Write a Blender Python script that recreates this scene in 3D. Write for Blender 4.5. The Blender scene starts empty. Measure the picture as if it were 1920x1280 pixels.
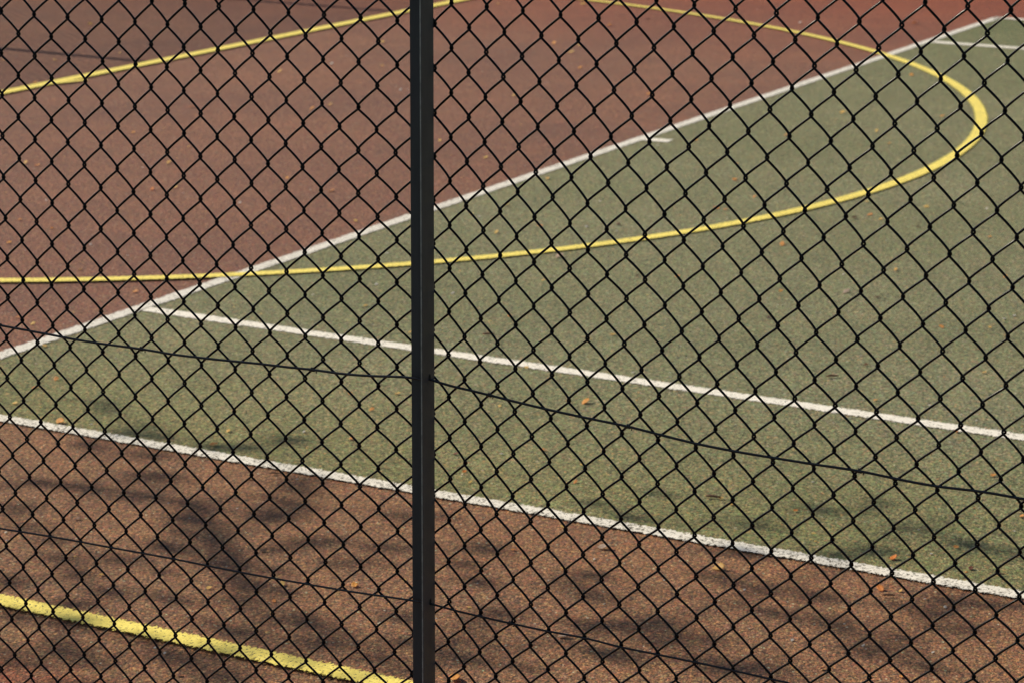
import bpy, math, random
import numpy as np
from mathutils import Matrix, Vector
R_ = math.radians
scene = bpy.context.scene
C = scene.collection

# ---------------------------------------------------------------- camera
RC = ((0.47766057, -0.87851887, 0.00670588), (-0.2128603, -0.12313331, -0.96929288), (0.8523678, 0.46156557, -0.24581772))
CAM = Vector((-5.9240048, -5.4530478, 2.1822357))
cd = bpy.data.cameras.new('camera')
cam = bpy.data.objects.new('camera', cd); C.objects.link(cam)
cam.matrix_world = Matrix(((RC[0][0], -RC[1][0], -RC[2][0], CAM.x), (RC[0][1], -RC[1][1], -RC[2][1], CAM.y), (RC[0][2], -RC[1][2], -RC[2][2], CAM.z), (0, 0, 0, 1)))
cd.sensor_width = 36; cd.lens = 4894.216 / 1920 * 36
cd.clip_start = .1; cd.clip_end = 2000
cd.dof.use_dof = True; cd.dof.focus_distance = 4.75; cd.dof.aperture_fstop = 11
scene.camera = cam

# ---------------------------------------------------------------- sky, sun, exposure
SUN_EL = 38
w = bpy.data.worlds.new("World"); scene.world = w; w.use_nodes = True
nt = w.node_tree; bg = nt.nodes['Background']
sky = nt.nodes.new('ShaderNodeTexSky'); sky.sky_type = 'NISHITA'; sky.sun_disc = False
sky.sun_elevation = R_(SUN_EL); sky.sun_rotation = R_(0)
nt.links.new(sky.outputs[0], bg.inputs[0]); bg.inputs[1].default_value = .058
sl = bpy.data.lights.new('sun', 'SUN'); sl.energy = 3.35; sl.angle = R_(.53); sl.color = (1, .91, .74)
so = bpy.data.objects.new('sun', sl); C.objects.link(so)
SUNV = Vector((0, math.cos(R_(SUN_EL)), math.sin(R_(SUN_EL))))      # towards the sun: along +Y
so.rotation_euler = SUNV.to_track_quat('Z', 'Y').to_euler()
scene.view_settings.view_transform = 'Standard'; scene.view_settings.look = 'None'
scene.view_settings.exposure = .62; scene.view_settings.gamma = 1

# ---------------------------------------------------------------- helpers
def tag(o, label=None, cat=None, group=None, kind=None):
    if label: o['label'] = label
    if cat: o['category'] = cat
    if group: o['group'] = group
    if kind: o['kind'] = kind
    return o
def mesh_obj(name, v, f, mat, parent=None, smooth=True):
    me = bpy.data.meshes.new(name)
    v = np.asarray(v, np.float32); f = np.asarray(f, np.int32); k = f.shape[1]
    me.vertices.add(len(v)); me.vertices.foreach_set('co', v.ravel())
    me.loops.add(f.size); me.loops.foreach_set('vertex_index', f.ravel())
    me.polygons.add(len(f)); me.polygons.foreach_set('loop_start', np.arange(0, f.size, k, dtype=np.int32))
    me.polygons.foreach_set('loop_total', np.full(len(f), k, np.int32))
    me.polygons.foreach_set('use_smooth', np.full(len(f), smooth))
    me.update(calc_edges=True); me.validate()
    if mat: me.materials.append(mat)
    o = bpy.data.objects.new(name, me); C.objects.link(o)
    if parent: o.parent = parent
    return o
def tubes(polys, rads, sides):
    """one mesh of many tubes; every polyline has its own length, rads a number or a list per polyline"""
    V, F = [], []; base = 0
    ang = np.arange(sides) * 2 * np.pi / sides
    for P, r in zip(polys, rads):
        P = np.asarray(P, float); n = len(P)
        T = np.gradient(P, axis=0); T /= np.linalg.norm(T, axis=1)[:, None] + 1e-12
        up = np.array([0., 0, 1]) if abs(T[0][2]) < .9 else np.array([1., 0, 0])
        A = np.empty_like(T); a = up - T[0] * (up @ T[0]); a /= np.linalg.norm(a)
        for i in range(n):                                   # parallel transport
            a = a - T[i] * (a @ T[i]); a /= np.linalg.norm(a) + 1e-12; A[i] = a
        B = np.cross(T, A); r = np.broadcast_to(np.asarray(r, float), (n,))
        ring = P[:, None] + r[:, None, None] * (np.cos(ang)[None, :, None] * A[:, None] + np.sin(ang)[None, :, None] * B[:, None])
        V.append(ring.reshape(-1, 3))
        i = np.arange(n - 1)[:, None] * sides; j = np.arange(sides)[None]; j2 = (j + 1) % sides
        F.append((np.stack([i + j, i + j2, i + sides + j2, i + sides + j], -1) + base).reshape(-1, 4))
        base += n * sides
    return np.concatenate(V), np.concatenate(F)

class NT:
    def __init__(s, name):
        s.m = bpy.data.materials.new(name); s.m.use_nodes = True; s.t = s.m.node_tree
        s.b = s.t.nodes['Principled BSDF']; s.out = s.t.nodes['Material Output']
    def n(s, typ, **k):
        x = s.t.nodes.new(typ)
        for a, v in k.items():
            if a.startswith('i_'): x.inputs[a[2:].replace('_', ' ')].default_value = v
            else: setattr(x, a, v)
        return x
    def l(s, a, b): s.t.links.new(a, b)
    def coord(s):
        if not hasattr(s, 'tc'): s.tc = s.n('ShaderNodeTexCoord')
        return s.tc.outputs['Object']
    def noise(s, scale, detail=3, rough=.6, offset=(0, 0, 0), stretch=None):
        x = s.n('ShaderNodeTexNoise', i_Scale=scale, i_Detail=detail, i_Roughness=rough)
        mp = s.n('ShaderNodeMapping'); mp.inputs['Location'].default_value = offset
        if stretch: mp.inputs['Scale'].default_value = stretch
        s.l(s.coord(), mp.inputs[0]); s.l(mp.outputs[0], x.inputs['Vector']); return x.outputs['Fac']
    def ramp(s, fac, stops):
        x = s.n('ShaderNodeValToRGB'); e = x.color_ramp.elements
        while len(e) < len(stops): e.new(.5)
        for el, (p, c) in zip(e, stops):
            el.position = p; el.color = (*c, 1) if len(c) == 3 else c
        s.l(fac, x.inputs[0]); return x.outputs[0]
    def mix(s, fac, a, b, mode='MIX'):
        x = s.n('ShaderNodeMix', data_type='RGBA', blend_type=mode)
        for sock, v in ((x.inputs['Factor'], fac), (x.inputs['A'], a), (x.inputs['B'], b)):
            if isinstance(v, (int, float)): sock.default_value = v
            elif isinstance(v, tuple): sock.default_value = (*v, 1)
            else: s.l(v, sock)
        return x.outputs['Result']
    def math(s, op, a, b=0., c=None, clamp=False):
        x = s.n('ShaderNodeMath', operation=op, use_clamp=clamp)
        for i, v in enumerate((a, b) + ((c,) if c is not None else ())):
            if isinstance(v, (int, float)): x.inputs[i].default_value = v
            else: s.l(v, x.inputs[i])
        return x.outputs[0]

G = lambda x: (x, x, x)
def macadam(name, grains, tones, rough=.9, x_tints=()):
    """coated open-textured tarmac: coloured 4-8 mm grains with dark pits between them"""
    s = NT(name)
    vor = s.n('ShaderNodeTexVoronoi', i_Scale=185.0); s.l(s.coord(), vor.inputs['Vector'])
    sep = s.n('ShaderNodeSeparateColor'); s.l(vor.outputs['Color'], sep.inputs[0])
    col = s.ramp(sep.outputs[0], grains)
    # smaller grit, bare pale or dark chips
    v2 = s.n('ShaderNodeTexVoronoi', i_Scale=120.0); s.l(s.coord(), v2.inputs['Vector'])
    sp2 = s.n('ShaderNodeSeparateColor'); s.l(v2.outputs['Color'], sp2.inputs[0])
    pale = s.math('MULTIPLY', s.math('GREATER_THAN', sp2.outputs[1], .982), s.math('LESS_THAN', v2.outputs['Distance'], .36))
    col = s.mix(pale, col, (.42, .38, .33))
    fine = s.noise(95, 5, .75)
    pit = s.ramp(fine, [(.35, G(.24)), (.5, G(1.)), (.65, G(1.6))])
    col = s.mix(1.0, col, pit, 'MULTIPLY')
    mot = s.n('ShaderNodeTexNoise', i_Scale=62.0, i_Detail=4.0, i_Roughness=.7); s.l(s.coord(), mot.inputs['Vector'])
    hs = s.mix(1.0, mot.outputs['Color'], (2., 2., 2.), 'MULTIPLY'); col = s.mix(.45, col, s.mix(1.0, col, hs, 'MULTIPLY'))
    for sc, off, st, lo, hi in tones:
        m = s.noise(sc, 4, .6, off)
        col = s.mix(1.0, col, s.ramp(m, [(.3, lo), (.7, hi)]), 'MULTIPLY')
    for axis_lo, axis_hi, tint in x_tints:                      # tints ramped along X: red partly newer and redder, far green darker olive
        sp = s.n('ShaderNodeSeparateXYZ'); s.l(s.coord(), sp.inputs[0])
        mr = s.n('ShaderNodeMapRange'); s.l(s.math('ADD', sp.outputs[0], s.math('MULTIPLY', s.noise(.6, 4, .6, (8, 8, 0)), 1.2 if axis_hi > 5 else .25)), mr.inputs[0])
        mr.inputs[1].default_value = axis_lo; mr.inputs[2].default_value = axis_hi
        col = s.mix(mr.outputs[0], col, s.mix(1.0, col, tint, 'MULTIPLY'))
    s.l(col, s.b.inputs['Base Color'])
    s.b.inputs['Roughness'].default_value = rough
    s.b.inputs['Specular IOR Level'].default_value = .3
    bump = s.n('ShaderNodeBump', i_Strength=.8, i_Distance=.005)
    h = s.math('ADD', s.math('MULTIPLY', vor.outputs['Distance'], -.6), fine)
    s.l(h, bump.inputs['Height']); s.l(bump.outputs[0], s.b.inputs['Normal'])
    return s.m

M_red = macadam('red_macadam', [(0., (0.068, 0.046, 0.041)), (.14, (0.129, 0.062, 0.043)), (.40, (0.213, 0.091, 0.059)), (.60, (0.175, 0.099, 0.074)), (.80, (0.304, 0.114, 0.063)), (.93, (0.281, 0.175, 0.122)), (1., (0.449, 0.207, 0.111))],
                [(2.6, (7, 2, 0), 0, (.92, .92, .93), (1.07, 1.06, 1.04)), (.9, (3, 1, 0), 0, (.88, .88, .9), (1.1, 1.06, .98)), (7, (0, 4, 0), 0, (.92, .95, .97), (1.07, 1.03, 1.0))], .9, ((8.6, 12.8, (1.12, .62, .48)), (.9, .0, (1.09, 1.17, .92)), (-1.38, -1.56, (1.0, .52, .54))))
M_green = macadam('green_macadam', [(0., (0.054, 0.057, 0.037)), (.14, (0.114, 0.125, 0.063)), (.40, (0.185, 0.182, 0.090)), (.60, (0.250, 0.199, 0.111)), (.80, (0.163, 0.221, 0.116)), (.93, (0.315, 0.284, 0.164)), (1., (0.392, 0.227, 0.106))],
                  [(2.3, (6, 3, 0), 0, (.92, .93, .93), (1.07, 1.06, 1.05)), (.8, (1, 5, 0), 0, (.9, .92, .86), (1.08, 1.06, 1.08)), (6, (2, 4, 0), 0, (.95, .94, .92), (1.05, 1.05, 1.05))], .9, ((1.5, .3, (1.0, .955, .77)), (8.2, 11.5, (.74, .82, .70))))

def paint(name, colr, dirt, wear):
    """line paint on rough tarmac: ragged edges and dark pits; UV.y runs 0..1 across the painted strip"""
    s = NT(name)
    uv = s.n('ShaderNodeUVMap'); sx = s.n('ShaderNodeSeparateXYZ'); s.l(uv.outputs[0], sx.inputs[0])
    d = s.math('SUBTRACT', .5, s.math('ABSOLUTE', s.math('SUBTRACT', sx.outputs[1], .5)))       # 0 at the edge
    n1 = s.noise(110, 4, .7); n2 = s.noise(9, 3, .6, (5, 2, 0))
    edge = s.math('GREATER_THAN', s.math('ADD', d, s.math('MULTIPLY', s.math('SUBTRACT', n1, .5), .8)), .135)
    th = s.math('ADD', s.math('MULTIPLY', n2, .15), wear)
    pit = s.math('GREATER_THAN', n1, th)
    tone = s.ramp(s.noise(60, 4, .7, (9, 1, 0)), [(.3, dirt), (.62, colr)])
    col = s.mix(pit, (.085, .07, .05), tone)
    s.l(col, s.b.inputs['Base Color']); s.b.inputs['Roughness'].default_value = .75
    s.b.inputs['Specular IOR Level'].default_value = .3
    bump = s.n('ShaderNodeBump', i_Strength=.45, i_Distance=.004); s.l(n1, bump.inputs['Height']); s.l(bump.outputs[0], s.b.inputs['Normal'])
    tr = s.n('ShaderNodeBsdfTransparent'); mx = s.n('ShaderNodeMixShader')
    s.l(edge, mx.inputs[0]); s.l(tr.outputs[0], mx.inputs[1]); s.l(s.b.outputs[0], mx.inputs[2]); s.l(mx.outputs[0], s.out.inputs[0])
    return s.m
M_white = paint('white_line_paint', (.86, .80, .69), (.70, .645, .55), .32)
M_white_worn = paint('worn_white_line_paint', (.82, .76, .655), (.60, .55, .46), .362)
M_white_grey = paint('greyed_white_line_paint', (.76, .71, .62), (.58, .54, .47), .33)
M_yellow = paint('yellow_line_paint', (.92, .75, .17), (.72, .57, .11), .335)

def simple(name, colr, rough=.5, spec=.5, var=.25, scale=40, metallic=0.):
    s = NT(name); n = s.noise(scale, 4, .65)
    lo = tuple(c * (1 - var) for c in colr); hi = tuple(min(1, c * (1 + var)) for c in colr)
    s.l(s.ramp(n, [(.3, lo), (.7, hi)]), s.b.inputs['Base Color'])
    s.b.inputs['Roughness'].default_value = rough; s.b.inputs['Specular IOR Level'].default_value = spec
    s.b.inputs['Metallic'].default_value = metallic
    return s.m
M_soil = simple('dull_grass_soil', (.08, .085, .04), .95, .2, .4, 3)
M_wire = simple('black_plastic_coated_wire', (.0026, .0026, .0028), .22, .2, .3, 200)
M_line = simple('dark_tension_wire', (.014, .014, .015), .38, .4, .3, 120)
M_bark = simple('tree_bark', (.07, .05, .035), .9, .2, .4, 30)
s = NT('painted_steel_post')
n1 = s.noise(30, 5, .7, (0, 0, 0), (1, 1, .15)); n2 = s.noise(260, 3, .7)
c_ = s.ramp(n1, [(.3, (.036, .0365, .04)), (.7, (.058, .058, .061))])
c_ = s.mix(s.math('GREATER_THAN', n2, .70), c_, (.07, .068, .065))
s.l(c_, s.b.inputs['Base Color']); s.b.inputs['Roughness'].default_value = .55; s.b.inputs['Specular IOR Level'].default_value = .35
bp = s.n('ShaderNodeBump', i_Strength=.15, i_Distance=.002); s.l(n2, bp.inputs['Height']); s.l(bp.outputs[0], s.b.inputs['Normal'])
M_post = s.m
M_edge = simple('painted_backlit_edge', (.26, .25, .22), .5, .4, .3, 60)  # pale tone stands for backlight on the flange tip
M_hole = simple('painted_hole_shade', (.006, .006, .006), .8, .2, .2, 60)  # near-black, the shade inside the holes put into the colour

# ---------------------------------------------------------------- the ground and the court (X across the court, Y into it)
def sheet(name, x0, y0, x1, y1, z, mat, label=None, nx=1, ny=1):
    v = [(x0, y0, z), (x1, y0, z), (x1, y1, z), (x0, y1, z)]
    return tag(mesh_obj(name, v, [(0, 1, 2, 3)], mat, None, False), label, None, None, 'structure')
sheet('ground', -600, -600, 600, 600, -.03, M_soil)
sheet('red_court', -2.6, -32, 16, 9.5, 0, M_red)
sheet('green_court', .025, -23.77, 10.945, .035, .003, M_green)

def strip(name, pts, width, z, mat):
    """painted strip along a centre line, a little wider than the paint so that the edge can fray; UV.y across"""
    P = np.asarray(pts, float); T = np.gradient(P, axis=0); T /= np.linalg.norm(T, axis=1)[:, None]
    N = np.stack([-T[:, 1], T[:, 0]], 1); hw = width * .5 / .73
    a, b = P + N * hw, P - N * hw; n = len(P)
    v = np.concatenate([np.c_[a, np.full(n, z)], np.c_[b, np.full(n, z)]])
    f = [(i, n + i, n + i + 1, i + 1) for i in range(n - 1)]
    o = mesh_obj(name, v, f, mat, None, False); me = o.data
    uv = me.uv_layers.new(name='UVMap'); L = np.r_[0, np.cumsum(np.linalg.norm(np.diff(P, axis=0), axis=1))]
    li = np.empty(len(me.loops), np.int32); me.loops.foreach_get('vertex_index', li)
    uv.data.foreach_set('uv', np.stack([L[li % n], (li < n) * 1.0], 1).astype(np.float32).ravel())
    return tag(o, kind='structure')
seg = lambda a, b, n=2: np.linspace(a, b, n)
strip('white_baseline', seg((-.0, .01), (11.0, .03)), .058, .006, M_white_grey)
strip('white_sideline', seg((.025, .04), (.025, -23)), .054, .006, M_white_worn)
strip('white_sideline', seg((1.384, -.01), (1.28, -23)), .062, .006, M_white)
strip('white_sideline', seg((9.62, -.01), (9.62, -23)), .085, .006, M_white)
strip('white_sideline', seg((11.0, .05), (11.0, -23)), .07, .006, M_white)
strip('white_centre_mark', seg((5.48, .0), (5.492, -.14)), .08, .0066, M_white)
strip('yellow_goal_line', seg((-2.3, 3.66), (13.2, 3.55)), .085, .009, M_yellow)
strip('yellow_paint_smear', seg((5.34, 3.61), (5.62, 3.50), 3), .05, .0094, M_yellow)
th = np.linspace(-3.1, .05, 140)
arc_r = np.polyval([0.06673134931973264, 0.10094425487297283, -0.24048928390452923, -0.1054578216436041, 5.090847547067065], th + 1.57)
strip('yellow_circle_line', np.stack([5.485 + arc_r * np.cos(th), 3.6 + arc_r * np.sin(th)], 1), .06, .009, M_yellow)
strip('yellow_side_line', seg((-1.27, 9), (-1.205, -20)), .062, .009, M_yellow)

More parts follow.
